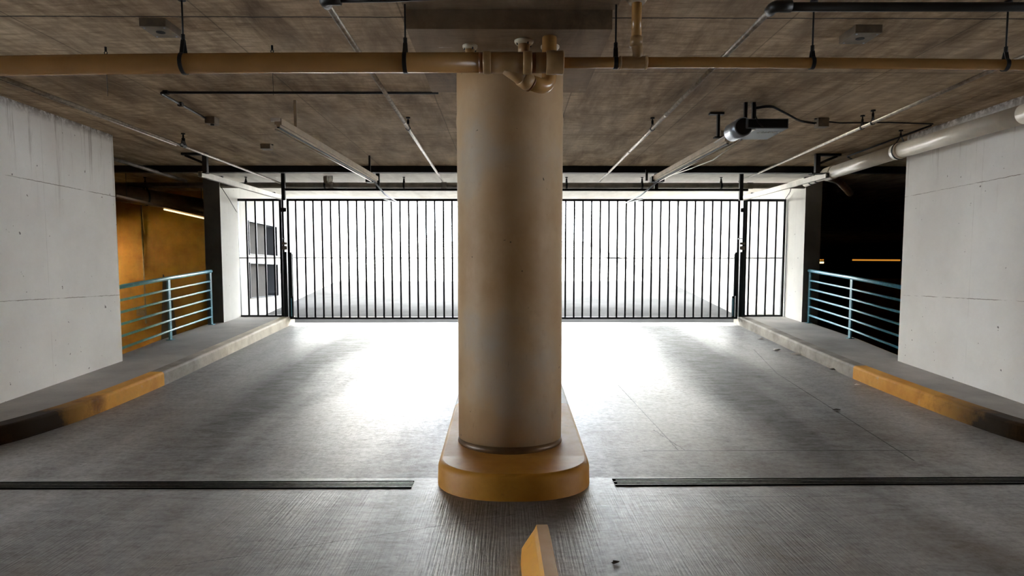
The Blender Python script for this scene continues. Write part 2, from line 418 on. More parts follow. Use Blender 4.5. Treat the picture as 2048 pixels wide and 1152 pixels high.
# ------------------------------------------------------------------ kerbs and raised walks
def smooth(pts, n=6):      # Catmull-Rom through 2D points
    P = [V((p[0], p[1], 0)) for p in pts]; P = [2 * P[0] - P[1]] + P + [2 * P[-1] - P[-2]]; out = []
    for i in range(1, len(P) - 2):
        for k in range(n):
            t = k / n; a, b_, c, d = P[i - 1:i + 3]
            out.append(.5 * ((2 * b_) + (-a + c) * t + (2 * a - 5 * b_ + 4 * c - d) * t * t + (-a + 3 * b_ - 3 * c + d) * t ** 3))
    return out + [P[-2]]
def kerb(side, line, wall, edge, name_mat):
    L = smooth(line)
    b = B(); n = len(L); rings = []
    KW = .15
    for i, p in enumerate(L):
        t = (L[min(i + 1, n - 1)] - L[max(i - 1, 0)]).normalized(); o = V((-t.y, t.x, 0)) * (1 if side < 0 else -1)   # outwards, away from the lane
        q = p + o * KW; zz = fz(p.y); z2 = fz(q.y)
        pr = [(p, zz - .05), (p, zz + .125), (p + o * .008, zz + .142), (p + o * .025, zz + .15), (q, z2 + .15), (q, z2 - .05)]
        rings.append([b.bm.verts.new((u.x, u.y, h)) for u, h in pr])
    for i in range(n - 1):
        for k in range(5): b.bm.faces.new((rings[i][k], rings[i][k + 1], rings[i + 1][k + 1], rings[i + 1][k])).smooth = k in (1, 2)
    b.bm.faces.new(rings[0]); b.bm.faces.new(rings[-1])
    struct(b.build('kerb_left' if side < 0 else 'kerb_right', name_mat))
    # walk slab between the kerb back and the outer edge
    b = B(); inner = []; 
    for i, p in enumerate(L):
        t = (L[min(i + 1, n - 1)] - L[max(i - 1, 0)]).normalized(); o = V((-t.y, t.x, 0)) * (1 if side < 0 else -1)
        inner.append(p + o * KW)
    def ed(y):
        for (x0, y0), (x1, y1) in zip(edge, edge[1:]):
            if y0 <= y <= y1: return x0 + (x1 - x0) * (y - y0) / (y1 - y0)
        return edge[0][0] if y < edge[0][1] else edge[-1][0]
    prev = None
    for p in inner:
        if abs(p.x) > 4.7 or p.y < 5.0 : continue
        e = V((ed(p.y), p.y, 0)); zz = fz(p.y) + .149
        row = [b.bm.verts.new(v) for v in ((p.x, p.y, zz), (e.x, e.y, zz), (e.x, e.y, zz - .35), (p.x, p.y, zz - .16))]
        if prev:
            for k in range(4): b.bm.faces.new((prev[k], prev[(k + 1) % 4], row[(k + 1) % 4], row[k]))
        prev = row
    b.bm.faces.new(prev)
    struct(b.build('sidewalk_left' if side < 0 else 'sidewalk_right', M['walk']))
kerb(-1, [(-5.6, 4.62), (-4.75, 4.80), (-4.30, 5.05), (-4.02, 5.35), (-3.87, 5.8), (-3.79, 6.3), (-3.75, 7.4), (-3.77, 9), (-3.80, 10.5), (-3.84, 12.35)],
     WL, [(-4.75, 4.9), (-4.75, 8.04), (-4.86, 9.6), (-4.92, 12.5)], M['kerbL'])
kerb(1, [(5.7, 4.6), (4.85, 4.80), (4.42, 5.05), (4.16, 5.36), (4.06, 5.8), (4.0, 6.5), (3.96, 7.7), (4.0, 9.4), (4.05, 10.6), (4.12, 12.35)],
     WR, [(4.8, 4.9), (4.8, 8.0), (4.98, 9.6), (5.08, 12.5)], M['kerbR'])
# kerb strips outside the gate
b = B()
for y0, y1 in ((12.4, 14), (14, 18), (18, 24), (24, 38)):
    b.face([(4.45, y0, fz(y0)), (4.45, y1, fz(y1)), (4.45, y1, fz(y1) + .15), (4.45, y0, fz(y0) + .15)])
    b.face([(4.45, y0, fz(y0) + .15), (4.45, y1, fz(y1) + .15), (4.93, y1, fz(y1) + .15), (4.93, y0, fz(y0) + .15)])
struct(b.build('kerb_outside', M['walk']))

# ------------------------------------------------------------------ walls
def wall(name, x0, x1, y0, y1, z0, z1, mat):
    return struct(B().box((x0, y0, z0), (x1, y1, z1)).build(name, mat))
wall('wall_left', WL - .27, WL, 5.0, 8.04, -.2, ZC, M['wall'])
wall('wall_right', WR, WR + .27, 5.0, 8.0, -.2, ZC, M['wall'])
# end piers beside the gate, running on outside
def pier(side):
    s = side; xi = -4.70 if s < 0 else 4.92
    b = B(); b.box((xi + .001 * s, 11.34, -.2), (xi + s * .27, 12.2, ZC)); pr = b.build('wall_pier_left' if s < 0 else 'wall_pier_right', [M['pier'], M['outwall']])
    for f in pr.data.polygons:
        if abs(f.normal.x + s) < .1: f.material_index = 1  # inner side white, front left grey: shade put into the pier colour
    struct(pr)
pier(-1); pier(1)
# outside side walls, left one with two recessed openings
def fzo(y): return fz(y)
ox = -4.70
holes = [(at(497, 440, 1), at(551, 506, 1)), ]
ya, yb = ox / ray(497, 470).x * ray(497, 470).y, ox / ray(552, 470).x * ray(552, 470).y
def zat(py, yy): r = ray(520, py); return CH + r.z / r.y * yy
zu1, zu0 = 2.36, 1.78
zl1, zl0 = 1.60, .98
b = B()
def rect(y0, y1, z0, z1): b.face([(ox, y0, z0), (ox, y1, z0), (ox, y1, z1), (ox, y0, z1)])
zt = 6.5
rect(12.2, ya, -.2, zt); rect(yb, 38, -.2, zt + 3); rect(ya, yb, -.2, zl0); rect(ya, yb, zl1, zu0); rect(ya, yb, zu1, zt)
b.face([(ox, 12.2, zt), (ox - .3, 12.2, zt), (ox - .3, 38, zt + 3), (ox, 38, zt + 3)])
struct(b.build('wall_outside_left', M['outwall']))
for i, (z0, z1) in enumerate(((zu0, zu1), (zl0, zl1))):
    b = B(); d = .22
    b.face([(ox - d, ya, z0), (ox - d, yb, z0), (ox - d, yb, z1), (ox - d, ya, z1)])
    b.face([(ox, yb, z0), (ox - d, yb, z0), (ox - d, yb, z1), (ox, yb, z1)])
    b.face([(ox, ya, z0), (ox - d, ya, z0), (ox - d, ya, z1), (ox, ya, z1)])
    b.face([(ox, ya, z0), (ox, yb, z0), (ox - d, yb, z0), (ox - d, ya, z0)])
    b.face([(ox, ya, z1), (ox, yb, z1), (ox - d, yb, z1), (ox - d, ya, z1)])
    wdw = struct(b.build('window_%d' % (i + 1), M['window']))
    b = B(); t = .018
    for (yy0, yy1, a, c) in ((ya - t, ya, z0 - t, z1 + t), (yb, yb + t, z0 - t, z1 + t), (ya, yb, z1, z1 + t), (ya, yb, z0 - t, z0)):
        b.box((ox - .02, yy0, a), (ox + .02, yy1, c))
    b.build('window_frame', M['darkgrey'], wdw)
wall('wall_outside_right', 4.93, 5.2, 12.2, 38, -.2, 9.5, M['outwall'])

# ceiling: main slab with pale soffit beyond the steel beam
b = B(); b.box((-13, -14, ZC), (42, 10.38, ZC + .3)); b.box((-13, 10.38, ZC), (ox - .27, 46, ZC + .3)); b.box((5.2, 10.38, ZC), (42, 46, ZC + .3))
struct(b.build('ceiling', M['ceiling']))
struct(B().box((ox - .27, 10.38, ZC), (5.2, 14.75, ZC + .3)).build('ceiling_soffit', M['soffit']))
wall('wall_sun_block', -13, 13, 14.4, 14.75, ZC + .3, 7.2, M['outwall'])  # unseen wall added above the slab to shade the near ramp
struct(B().box((-.60, 4.20, ZC - .14), (.63, 5.62, ZC)).build('ceiling_drop_panel', M['panel']))
struct(B().box((-.61, 2.2, ZC - .028), (.655, 4.195, ZC)).build('ceiling_panel_strip', M['panel']))

# left alcove (lower bay) : ochre back wall, floor, side
wall('wall_alcove_back', -13, -4.97, 13.3, 13.5, -2.2, ZC, M['ochre'])
wall('wall_alcove_side', -13.2, -13, 5.0, 13.5, -2.2, ZC, M['darkconc'])
wall('wall_alcove_front', -13, WL - .27, 5.0, 5.2, -2.2, ZC, M['darkconc'])
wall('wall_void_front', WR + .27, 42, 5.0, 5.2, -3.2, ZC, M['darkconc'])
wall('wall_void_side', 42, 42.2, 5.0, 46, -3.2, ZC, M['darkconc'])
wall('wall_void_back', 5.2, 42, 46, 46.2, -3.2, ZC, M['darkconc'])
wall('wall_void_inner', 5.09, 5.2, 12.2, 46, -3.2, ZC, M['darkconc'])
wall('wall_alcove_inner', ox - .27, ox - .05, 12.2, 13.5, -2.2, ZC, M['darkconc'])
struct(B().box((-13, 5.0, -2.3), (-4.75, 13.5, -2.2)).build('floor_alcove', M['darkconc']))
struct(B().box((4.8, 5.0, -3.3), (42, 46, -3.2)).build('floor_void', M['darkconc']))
b = B(); b.box((-4.9, 5.0, -2.2), (-4.76, 13.3, .1)); b.box((4.82, 5.0, -3.2), (4.96, 13.3, .1)); struct(b.build('wall_walk_footing', M['darkconc']))
# rear: unseen bay walls, side ones stopped short to add daylight openings
wall('wall_rear', -13, 13, -14.2, -14, 0, ZC, M['darkconc'])
wall('wall_rear_left', -13.2, -13, -14, 2.0, 0, ZC, M['wall'])
wall('wall_rear_right', 13, 13.2, -14, 2.0, 0, ZC, M['wall'])

# ------------------------------------------------------------------ traffic island and column
cx = .045
b = B(); ring = []
prof = []
for k in range(25):
    a = pi + pi * k / 24; prof.append((cx + .515 * abs(cos(a)) ** .82 * (1 if cos(a) > 0 else -1), 4.56 + .44 * sin(a) * (1 if abs(sin(a)) > 1e-6 else 0)))
prof = prof + [(cx + .52, y) for y in (5.2, 6.03, 7, 8, 9.2)] + [(cx - .52, y) for y in (9.2, 8, 7, 6.03, 5.2)]
def inset(p, d):
    px = p[0] + (d if p[0] < cx else -d) * min(1, abs(p[0] - cx) / .3); py = p[1] + (d if p[1] < 4.7 else 0) * max(0, 1 - abs(p[0] - cx) / .52 * .6)
    return px, py
levels = [(-.06, 0), (.12, .004), (.148, .012), (.165, .035)]
rings = []
for dz, ins in levels:
    rings.append([b.bm.verts.new((*inset(p, ins), fz(p[1]) + dz - (.008 if p[1] > 5 else 0))) for p in prof])
for r0, r1 in zip(rings, rings[1:]):
    for k in range(len(prof)): f = b.bm.faces.new((r0[k], r0[(k + 1) % len(prof)], r1[(k + 1) % len(prof)], r1[k])); f.smooth = True
t = rings[-1]; n = len(prof)
# top: strips between mirrored points
left = list(range(12, -1, -1)) + list(range(n - 1, 29, -1)); right = list(range(12, 30))
for (a0, a1), (c0, c1) in zip(zip(left, left[1:]), zip(right, right[1:])):
    vs_ = [t[a0], t[c0], t[c1], t[a1]]; vs2 = []
    for v in vs_:
        if v not in vs2: vs2.append(v)
    if len(vs2) > 2: b.bm.faces.new(vs2)
o = b.build('traffic_island', M['island'])
tag(o, 'yellow and white painted raised kerb island with rounded nose under the round column', 'traffic island')
cc = at(1019, 700, 4.99); ccx = cc.x + .003; ccy = 4.99; rc = .379
ct = empty('concrete_column', (ccx, ccy, fz(ccy) + .15), 'thick round tan painted concrete column standing on the yellow island', 'column')
b = B()
zs = [.17, .6, 1.0, 1.6, 2.2, 2.43, 2.46, 2.50, 2.53, 2.56, 2.62, ZC - .13]
rs = [rc, rc, rc, rc, rc, rc, rc + .003, rc + .003, rc + .0, rc - .002, rc, rc]
b.tube([(ccx, ccy, z) for z in zs], rs, 64)
b.build('shaft', M['column'], ct)
b = B(); b.tube([(ccx, ccy, .155), (ccx, ccy, .215)], [rc + .008, rc + .002], 64)
b.build('base_joint', M['brownpipe'], ct)

# ------------------------------------------------------------------ trench drains
def drain(p0, p1, label):
    y0, y1 = min(p0.y, p1.y), max(p0.y, p1.y)
def trench(xa, xb, ya_, yb_, label, mate):
    wd = .15; p = V((xa, ya_, .001)); q = V((xb, yb_, .001)); d = (q - p).normalized(); nrm = V((-d.y, d.x, 0))
    r = empty('trench_drain', (xa, ya_, 0), label, 'drain', None)
    B().bar(p, q, wd, .004).build('channel', M['slot'], r)
    b = B()
    for sgn in (-1, 1): b.bar(p + nrm * sgn * wd / 2 + V((0, 0, .001)), q + nrm * sgn * wd / 2 + V((0, 0, .001)), .008, .005)
    b.build('edge_frame', M['slot'], r)
    for k in range(4):
        o_ = nrm * (-.049 + k * .0325) + V((0, 0, .0028))
        B().bar(p + o_ + d * .02 * (k % 2), q + o_, .0075, .0012).build('grate_bar', M['grate'], r)
trench(-4.6, -.63, 4.46, 4.465, 'long slotted steel trench drain left of the yellow island', 0)
trench(.72, 4.7, 4.50, 4.535, 'long slotted steel trench drain right of the yellow island', 0)

# ------------------------------------------------------------------ wheel stop
r = empty('wheel_stop', (.17, 2.5, 0), 'yellow concrete wheel stop lying lengthwise at the bottom edge', 'wheel stop')
def ws(zx):
    pass
A_ = V((.172, 3.34, 0)); Bv = V((.20, 1.55, 0)); dd = (Bv - A_).normalized(); nn = V((dd.y, -dd.x, 0))   # nn points left
if nn.x > 0: nn = -nn
prof = [(-.036, 0), (-.036, .03), (-.035, .138), (-.030, .148), (.025, .148), (.04, .135), (.105, .05), (.108, 0)]
b = B(); rings = []
Lw = (Bv - A_).length
for s_, sc in ((0, .60), (.02, .86), (.06, .96), (.12, 1), (Lw - .12, 1), (Lw - .02, .9), (Lw, .6)):
    rings.append([])
    for u, h in prof:
        hh = h if u < .03 and u > -.05 else h
        rings[-1].append(b.bm.verts.new(A_ + dd * (s_ if h > .01 else s_) + nn * (u * (1 if u < .03 else sc)) + V((0, 0, h))))
for r0, r1 in zip(rings, rings[1:]):
    for k in range(len(prof) - 1):
        f = b.bm.faces.new((r0[k], r0[k + 1], r1[k + 1], r1[k])); f.material_index = 1 if k in (2, 3) else 0
b.bm.faces.new(rings[0]); b.bm.faces.new(rings[-1])
b.build('block', [M['stop'], M['stoptop']], r)

# ------------------------------------------------------------------ railings
def railing(pts, label, n_mid, ends):
    # pts: list of plan points; posts at the given ends
    r = empty('guard_railing', (pts[-1][0], pts[-1][1], fz(pts[-1][1]) + .15), label, 'railing', None)
    P = [V((x, y, fz(y) + .15)) for x, y in pts]
    H_ = .86
    b = B(); top = [p + V((0, 0, H_)) for p in P]; top[-1] += (top[-1] - top[-2]).normalized() * .05
    b.tube(top, .026, 14).build('top_rail', M['teal'], r)
    for k in range(5):
        h = .13 + k * .143
        B().tube([p + V((0, 0, h)) for p in P], .0155, 10).build('rail', M['teal'], r)
    for i in ends:
        p = P[i]
        B().box((p.x - .012, p.y - .032, p.z - .005), (p.x + .012, p.y + .032, p.z + H_ - .01), bev=.003).build('post', M['teal'], r)
        B().box((p.x - .04, p.y - .05, p.z - .002), (p.x + .04, p.y + .05, p.z + .008)).build('base_plate', M['teal'], r)
railing([(-4.60, 8.045), (-4.72, 9.57), (-4.80, 11.1)], 'light blue steel guard railing beside the ochre alcove on the left', 5, (1, 2))
railing([(4.70, 8.005), (4.89, 9.66), (5.0, 11.25)], 'light blue steel guard railing before the dark void on the right', 5, (1, 2))

# ------------------------------------------------------------------ gate
GY = 12.1
def gx(px): return at(px, 520, GY).x
def gz(py): return at(1019, py, GY).z
ztop = gz(398); zbot = gz(638); zmid = gz(516); zpb = gz(634)
def leaf(name, x0, x1, z0, xs, label, cat, extra=None):
    r = empty(name, (x0, GY, z0), label, cat)
    b = B(); t = .042
    for a, c in (((x0, z0), (x0 + t, ztop)), ((x1 - t, z0), (x1, ztop)), ((x0 + t, z0), (x1 - t, z0 + .036)), ((x0 + t, ztop - .04), (x1 - t, ztop))):
        b.box((a[0], GY - .025, a[1]), (c[0], GY + .025, c[1]))
    b.build('frame', M['gate'], r)
    B().box((x0 + t, GY - .008, zmid - .008), (x1 - t, GY + .008, zmid + .008)).build('mid_rail', M['gate'], r)
    for x in xs:
        B().box((x - .0148, GY - .012, z0 + .03), (x + .0148, GY + .012, ztop - .03)).build('bar', M['gate'], r)
    return r
sp = 17.15 / 1366 * GY
L0, L1, R0, R1 = gx(576.5), gx(1017), gx(1021), gx(1477)
xs = [gx(594) + sp * k for k in range(25)]; xs = [x for x in xs if x < L1 - .06]
gl = leaf('swing_gate', L0, L1, zbot, xs, 'left leaf of the black barred driveway gate, left of the column', 'gate')
xs = [gx(1457) - sp * k for k in range(26)]; xs = [x for x in xs if x > R0 + .06]
gr = leaf('swing_gate', R0, R1, zbot, xs, 'right leaf of the black barred driveway gate, right of the column', 'gate')
gp = leaf('gate_side_panel', gx(475), gx(566), zpb, [gx(x) for x in (495.5, 513.5, 531.5, 549.5)], 'narrow black barred side panel at the left pier, grey openings behind it', 'gate panel')
gq = leaf('gate_side_panel', gx(1487), gx(1568), zpb, [gx(x) for x in (1498, 1515, 1532.5, 1550)], 'narrow black barred side panel at the right pier', 'gate panel')
for s, px0, px1, g, lab in ((-1, 567, 574.5, gl, 'black gate post between the left leaf and left side panel'), (1, 1479, 1486.5, gr, 'black gate post between the right leaf and right side panel')):
    r = empty('gate_post', (gx(px0), GY, fz(GY)), lab, 'gate post')
    x0, x1 = gx(px0), gx(px1); xa, xb = (x0, x0 + .035) if s < 0 else (x1 - .035, x1)
    b = B(); b.box((xa, GY - .035, fz(GY) + .14), (xb, GY + .035, ztop + .02), bev=.003)
    b.build('upright', M['gate'], r)
    b = B(); b.box((x0, GY - .03, fz(GY) + .14), (x1, GY + .03, gz(504)))
    b.build('lower_box', M['gate'], r)
    # hinge, latch and lock plates
    for py, hh, m in ((418, .055, 'gate'), (486, .03, 'boxgrey'), (494, .05, 'boxgrey')):
        B().box((x0 - .012, GY - .045, gz(py) - hh), (x1 + .014, GY - .02, gz(py) + hh * .3), bev=.004).build('lock_plate' if m == 'boxgrey' else 'hinge', M[m], r)
    B().tube([(x0 + .02, GY - .045, gz(478)), (x0 + .02, GY - .08, gz(478)), (x0 + .06 * -s, GY - .08, gz(478))], .008, 8).build('latch_bolt', M['steel'], r)
    # hydraulic closer on the leaf
    cx_ = gx(585.5) if s < 0 else gx(1468)
    lf = g
    b = B(); b.box((cx_ - .030 * (1 if s < 0 else -1), GY - .06, gz(592)), (cx_ - .002, GY - .02, gz(505)), bev=.004); b.build('closer_body', M['gate'], lf)
    b = B(); b.tube([(cx_ + .008 * -s, GY - .05, gz(592)), (cx_ + .008 * -s, GY - .05, gz(508))], .008, 10); b.build('closer_rod', M['steel'], lf)
    b = B(); b.box((cx_ - .034, GY - .065, gz(634)), (cx_ + .012, GY - .02, gz(592)), bev=.004); b.build('closer_bracket', M['gate'], lf)
    b = B(); b.box((cx_ - .03, GY - .069, gz(632)), (cx_ - .012, GY - .0655, gz(596))); b.build('closer_cover', M['teal'], lf)

# header bar over the gate with its drop hangers, steel beam across the ceiling
BY = 10.3
B_ = B(); B_.box((-6.8, BY - .06, 2.905), (6.6, BY - .045, ZC)); B_.box((-6.8, BY - .06, 2.905), (6.6, BY + .06, 2.918)); B_.box((-6.8, BY - .06, ZC - .012), (6.6, BY + .06, ZC))
o = B_.build('steel_channel_beam', M['black']); tag(o, 'long black steel channel fixed under the ceiling across both lanes', 'beam')
HY = 10.9
hb = empty('gate_header_track', (0, HY, 2.74), 'thin black angle track hanging below the beam just above the gate', 'track')
xL, xR = at(570, 379, HY).x, at(1492, 379, HY).x; zH = at(1019, 379, HY).z
B().box((xL - .03, HY - .02, zH - .022), (xR + .03, HY + .02, zH + .014)).build('track', M['black'], hb)
for px in (567, 756, 1312, 1482):
    x = at(px, 370, HY).x
    B().box((x - .028, HY - .03, zH - (0 if px in (756, 1312) else .17)), (x + .028, HY + .015, ZC)).build('drop_hanger', M['black'], hb)
for px in (1312,):
    x = at(px, 350, HY).x
    B().box((x - .09, HY - .03, zH + .12), (x + .06, HY - .015, zH + .15)).build('cross_plate', M['black'], hb)

# channel tracks each side running from hanging bracket to gate post
def track(p0, p1, label):
    r = empty('operator_track', p0, label, 'track')
    d = (V(p1) - V(p0)).normalized(); sx = V((.022, 0, 0))
    b = B(); b.bar(p0 + sx, p1 + sx, .006, .07); b.bar(p0 - sx, p1 - sx, .006, .07); b.bar(p0 + V((0, 0, .033)), p1 + V((0, 0, .033)), .05, .006)
    b.bar(p0 + V((.016, 0, -.033)), p1 + V((.016, 0, -.033)), .014, .006); b.bar(p0 + V((-.016, 0, -.033)), p1 + V((-.016, 0, -.033)), .014, .006)
    b.build('channel', M['alu'], r)
    B().bar(p0 + V((0, .02, .0)), p1 + V((0, 0, .0)), .012, .02).build('slide_bar', M['alu'], r)
    for t_ in (.2, .85):
        q = lerp(p0, p1, t_); B().box((q.x - .035, q.y - .02, q.z + .034), (q.x + .035, q.y + .02, q.z + .05)).build('clip', M['black'], r)
tL0 = at(400, 348, 9.15); tL1 = at(566, 396, 11.95); tR0 = at(1655, 350, 9.15); tR1 = at(1486, 397, 11.95)
track(tL0, tL1, 'ribbed aluminium channel track rising to the left of the left gate post')
track(tR0, tR1, 'ribbed aluminium channel track rising to the right of the right gate post')
def knee(x, y, s, zb, label):
    r = empty('ceiling_bracket', (x, y, ZC), label, 'bracket')
    B().box((x - .03, y - .03, zb), (x + .03, y + .03, ZC), bev=.002).build('upright', M['darkpipe'], r)
    B().bar((x + s * .02, y, zb + .13), (x + s * .26, y, ZC - .03), .03, .035, (0, 1, 0)).build('knee_brace', M['black'], r)
    B().box((min(x, x - s * .06) - .03, y - .05, zb - .006), (max(x, x + s * .09) + .03, y + .05, zb + .006)).build('foot_plate', M['black'], r)
    B().box((min(x, x + s * .30), y - .04, ZC - .03), (max(x, x + s * .30), y + .04, ZC)).build('top_plate', M['black'], r)
k = at(411, 340, 9.2); knee(k.x, 9.2, -1, 2.74, 'black steel bracket with knee brace at the left alcove ceiling')
k = at(1634, 340, 9.2); knee(k.x, 9.2, 1, 2.74, 'black steel bracket with knee brace at the right void ceiling')

# ------------------------------------------------------------------ hangers
def clevis(p, axis, rad, label, top=ZC, rodr=.0055, apex=.05, group=None, strapw=.022, drop=True):
    p = V(p); ax = V(axis).normalized(); side = V((0, 0, 1)).cross(ax).normalized()
    r = empty('pipe_hanger', (p.x, p.y, top), label, 'pipe hanger', group)
    pts = []; rr = rad + .004; a0 = R(28)
    apx = p + V((0, 0, rr + apex))
    pts.append(apx + side * .004)
    for k in range(21):
        a = a0 + (2 * pi - 2 * a0) * k / 20
        pts.append(p + side * sin(a) * rr + V((0, 0, cos(a) * rr)))
    pts.append(apx - side * .004)
    B().strap(pts, ax, strapw, .005).build('clevis_ring', M['black'], r)
    B().tube([apx - V((0, 0, .01)), (p.x, p.y, top - .002)], rodr, 8).build('rod', M['black'], r)
    b = B(); b.tube([apx - V((0, 0, .004)), apx + V((0, 0, .03))], rodr * 2.1, 6); b.build('nut', M['black'], r)
    B().tube([(p.x, p.y, top - .012), (p.x, p.y, top)], .022, 12).build('ceiling_anchor', M['black'], r)
    return r

# ------------------------------------------------------------------ main drain pipe before the column
PYY = 4.12
def pz(px, py): return at(px, py, PYY)
rad = .0565
dp = empty('drain_pipe', pz(940, 125), 'thick tan plastic drain pipe crossing the ceiling left of the column', 'pipe')
pts = [at(x, y, PYY) for x, y in ((-330, 141), (0, 132), (180, 129), (370, 127), (600, 125.5), (970, 125))]
B().tube(pts, rad, 28).build('pipe_run', M['pvc'], dp)
B().tube([at(958, 125, PYY), at(968, 125, PYY)], rad + .0008, 28).build('primer_band', M['primer'], dp)
# fitting: hub, body, wye branch, hubs
b = B(); x0 = at(966, 125, PYY); 
def X(px): return at(px, 125.5, PYY)
b.tube([X(966), X(968), X(980), X(982)], [rad + .002, rad + .008, rad + .008, rad + .003], 28)
b.tube([X(982), X(1046)], rad + .003, 28)
b.build('wye_body', M['pvcfit'], dp)
B().tube([X(1046), X(1047.5), X(1062), X(1064)], [rad + .004, rad + .009, rad + .009, rad + .004], 28).build('wye_hub', M['pvcfit'], dp)
B().tube([X(1064), X(1071)], rad + .001, 28).build('primer_band', M['primer'], dp)
B().tube([X(1071), X(1093)], [rad + .002, rad + .002], 28).build('reducer_neck', M['pvcfit'], dp)
b = B(); b.tube([X(1092), X(1093), X(1110), X(1112), X(1125), X(1127)], [rad + .004, rad + .010, rad + .012, rad + .009, rad + .012, rad + .008], 28); b.build('reducer_hub', M['pvcfit'], dp)
# 45 degree branch running back/right, elbow rising to the ceiling collar
s0 = X(1010) + V((0, .0, -.01)); s1 = V((X(1058).x, PYY + .10, s0.z - .075)); s2 = V((X(1092).x, PYY + .16, s0.z - .088))
e1 = V((X(1104).x, PYY + .19, s0.z - .06)); e2 = V((X(1106).x, PYY + .2, s0.z + .04)); e3 = V((X(1103).x, PYY + .21, ZC - .145))
b = B(); b.tube([s0, lerp(s0, s1, .6), s1], [rad * .9, rad * .84, rad * .82], 22); b.build('wye_branch', M['pvcfit'], dp)
b = B(); b.tube([lerp(s0, s1, .68), lerp(s0, s1, .70), lerp(s0, s1, .98), s1 + (s1 - s0) * .05], [rad * .84, rad * .93, rad * .93, rad * .84], 22); b.build('branch_hub', M['pvcfit'], dp)
b = B(); b.tube([lerp(s0, s1, 1.05), lerp(s0, s1, 1.12)], rad * .86, 22); b.build('primer_band', M['primer'], dp)
b = B(); b.tube(fillet([lerp(s0, s1, .95), s2 + V((.03, .03, 0)), e3], .085, 10), rad * .8, 22); b.build('elbow_riser', M['pvc'], dp)
e3x, e3y = e3.x, e3.y
# thinner pipe to the right
tp = empty('drain_pipe', pz(1300, 125.5), 'thinner tan plastic drain pipe crossing the ceiling right of the column', 'pipe')
r2 = .0305
pts = [at(x, y, PYY) for x, y in ((1120, 125.5), (1400, 125), (1700, 126.5), (2048, 130), (2400, 134))]
B().tube(pts, r2, 22).build('pipe_run', M['pvc'], tp)
B().tube([X(1238), X(1240), X(1292), X(1294)], [r2 + .001, r2 + .006, r2 + .006, r2 + .001], 22).build('tee_body', M['pvcfit'], tp)
B().tube([X(1238), X(1242)], r2 + .008, 22).build('tee_collar', M['pvcfit'], tp)
B().tube([X(1289), X(1294)], r2 + .008, 22).build('tee_collar', M['pvcfit'], tp)
q0 = X(1272); B().tube([q0, q0 + V((.012, 0, .05)), q0 + V((.004, .0, .10)), q0 + V((0, .01, .16))], [r2, r2 * 1.05, r2 * 1.1, r2], 20).build('bend', M['pvcfit'], tp)
B().tube([q0 + V((.0, .0, .09)), q0 + V((0, 0, .145))], r2 * 1.22, 20).build('coupling', M['pvcfit'], tp)
B().tube([q0 + V((0, .0, .14)), V((q0.x, q0.y, ZC))], r2 * .98, 20).build('riser', M['pvc'], tp)
B().tube([(q0.x, q0.y, ZC - .02), (q0.x, q0.y, ZC)], [r2 * 1.5, r2 * 2], 20).build('ceiling_collar', M['escut'], tp)
# ceiling collars by the column
for px, py, lab in ((940, 92, 'left small cream pipe collar in the ceiling above the drain pipe'), (1048, 82, 'middle cream pipe collar in the ceiling above the drain pipe'), (1100, 93, 'right cream pipe collar in the ceiling above the reducer')):
    c = atz(px, py, ZC - .142); rr = {940: .048, 1048: .06, 1100: .06}[px]
    r = empty('pipe_collar', (c.x, c.y, ZC - .14), lab, 'pipe collar')
    b = B(); b.tube([(c.x, c.y, ZC - .165), (c.x, c.y, ZC - .15), (c.x, c.y, ZC - .14)], [rr * .80, rr, rr], 26); b.build('flange', M['escut'], r)
    B().tube([(c.x, c.y, ZC - .24), (c.x, c.y, ZC - .15)], rr * .62, 20).build('pipe_stub', M['pvcfit'], r)
    b = B()
    for k in range(4):
        a = k * pi / 2 + .5; b.tube([(c.x + cos(a) * rr * .82, c.y + sin(a) * rr * .82, ZC - .172), (c.x + cos(a) * rr * .82, c.y + sin(a) * rr * .82, ZC - .15)], .004, 6)
    b.build('bolt', M['black'], r)
clevis(at(368, 127, PYY), (1, 0, 0), rad, 'large teardrop hanger holding the thick tan pipe, far left', apex=.075, strapw=.022)
clevis(at(811, 125, PYY), (1, 0, 0), rad, 'black hanger strap on the thick tan pipe just left of the column', apex=.05, strapw=.024)
clevis(at(1231, 125.5, PYY), (1, 0, 0), r2, 'black hanger on the thin tan pipe left of the riser tee', apex=.05, strapw=.024)
clevis(at(1624, 126, PYY), (1, 0, 0), r2, 'black ring hanger on the thin tan pipe right of the tee', apex=.035)
clevis(at(2010, 130, PYY), (1, 0, 0), r2, 'rightmost black ring hanger on the thin tan pipe, by the right edge', apex=.04)

# ------------------------------------------------------------------ sprinkler piping
zS = 2.864
def ptc(px, py, z=zS): return atz(px, py, z)
# right: black main at the top with elbow, branch in depth
br = ptc(1548, 14); YB = 11.3
def branch(pn, pf, r, label, name='sprinkler_pipe', dark_end=True, mat='steelpipe'):
    r_ = empty(name, pn, label, 'pipe')
    B().tube([pn, pf], r, 14).build('pipe_run', M[mat], r_)
    return r_
endR = at(1200, 362, YB); endL = at(885, 362, YB)
e = branch(br, endR, .017, 'slim pale sprinkler pipe running to the gate right of the column')
for t_ in (.12, .35, .62): 
    q = lerp(br, endR, t_); q2 = lerp(br, endR, t_ + .006); B().tube([q, q2], .0195, 14).build('coupling', M['steelpipe'], e)
brL = ptc(649, 0)
e = branch(brL, endL, .017, 'slim pale sprinkler pipe running to the gate left of the column')
for t_ in (.12, .4):
    q = lerp(brL, endL, t_); q2 = lerp(brL, endL, t_ + .006); B().tube([q, q2], .0195, 14).build('coupling', M['steelpipe'], e)
mr_ = empty('sprinkler_main', br, 'black sprinkler main across the top right corner of the ceiling', 'pipe')
far = V((3.9, br.y - .02, zS)); 
B().tube([br + V((.06, -.0, 0)), far], .024, 16).build('pipe_run', M['darkpipe'], mr_)
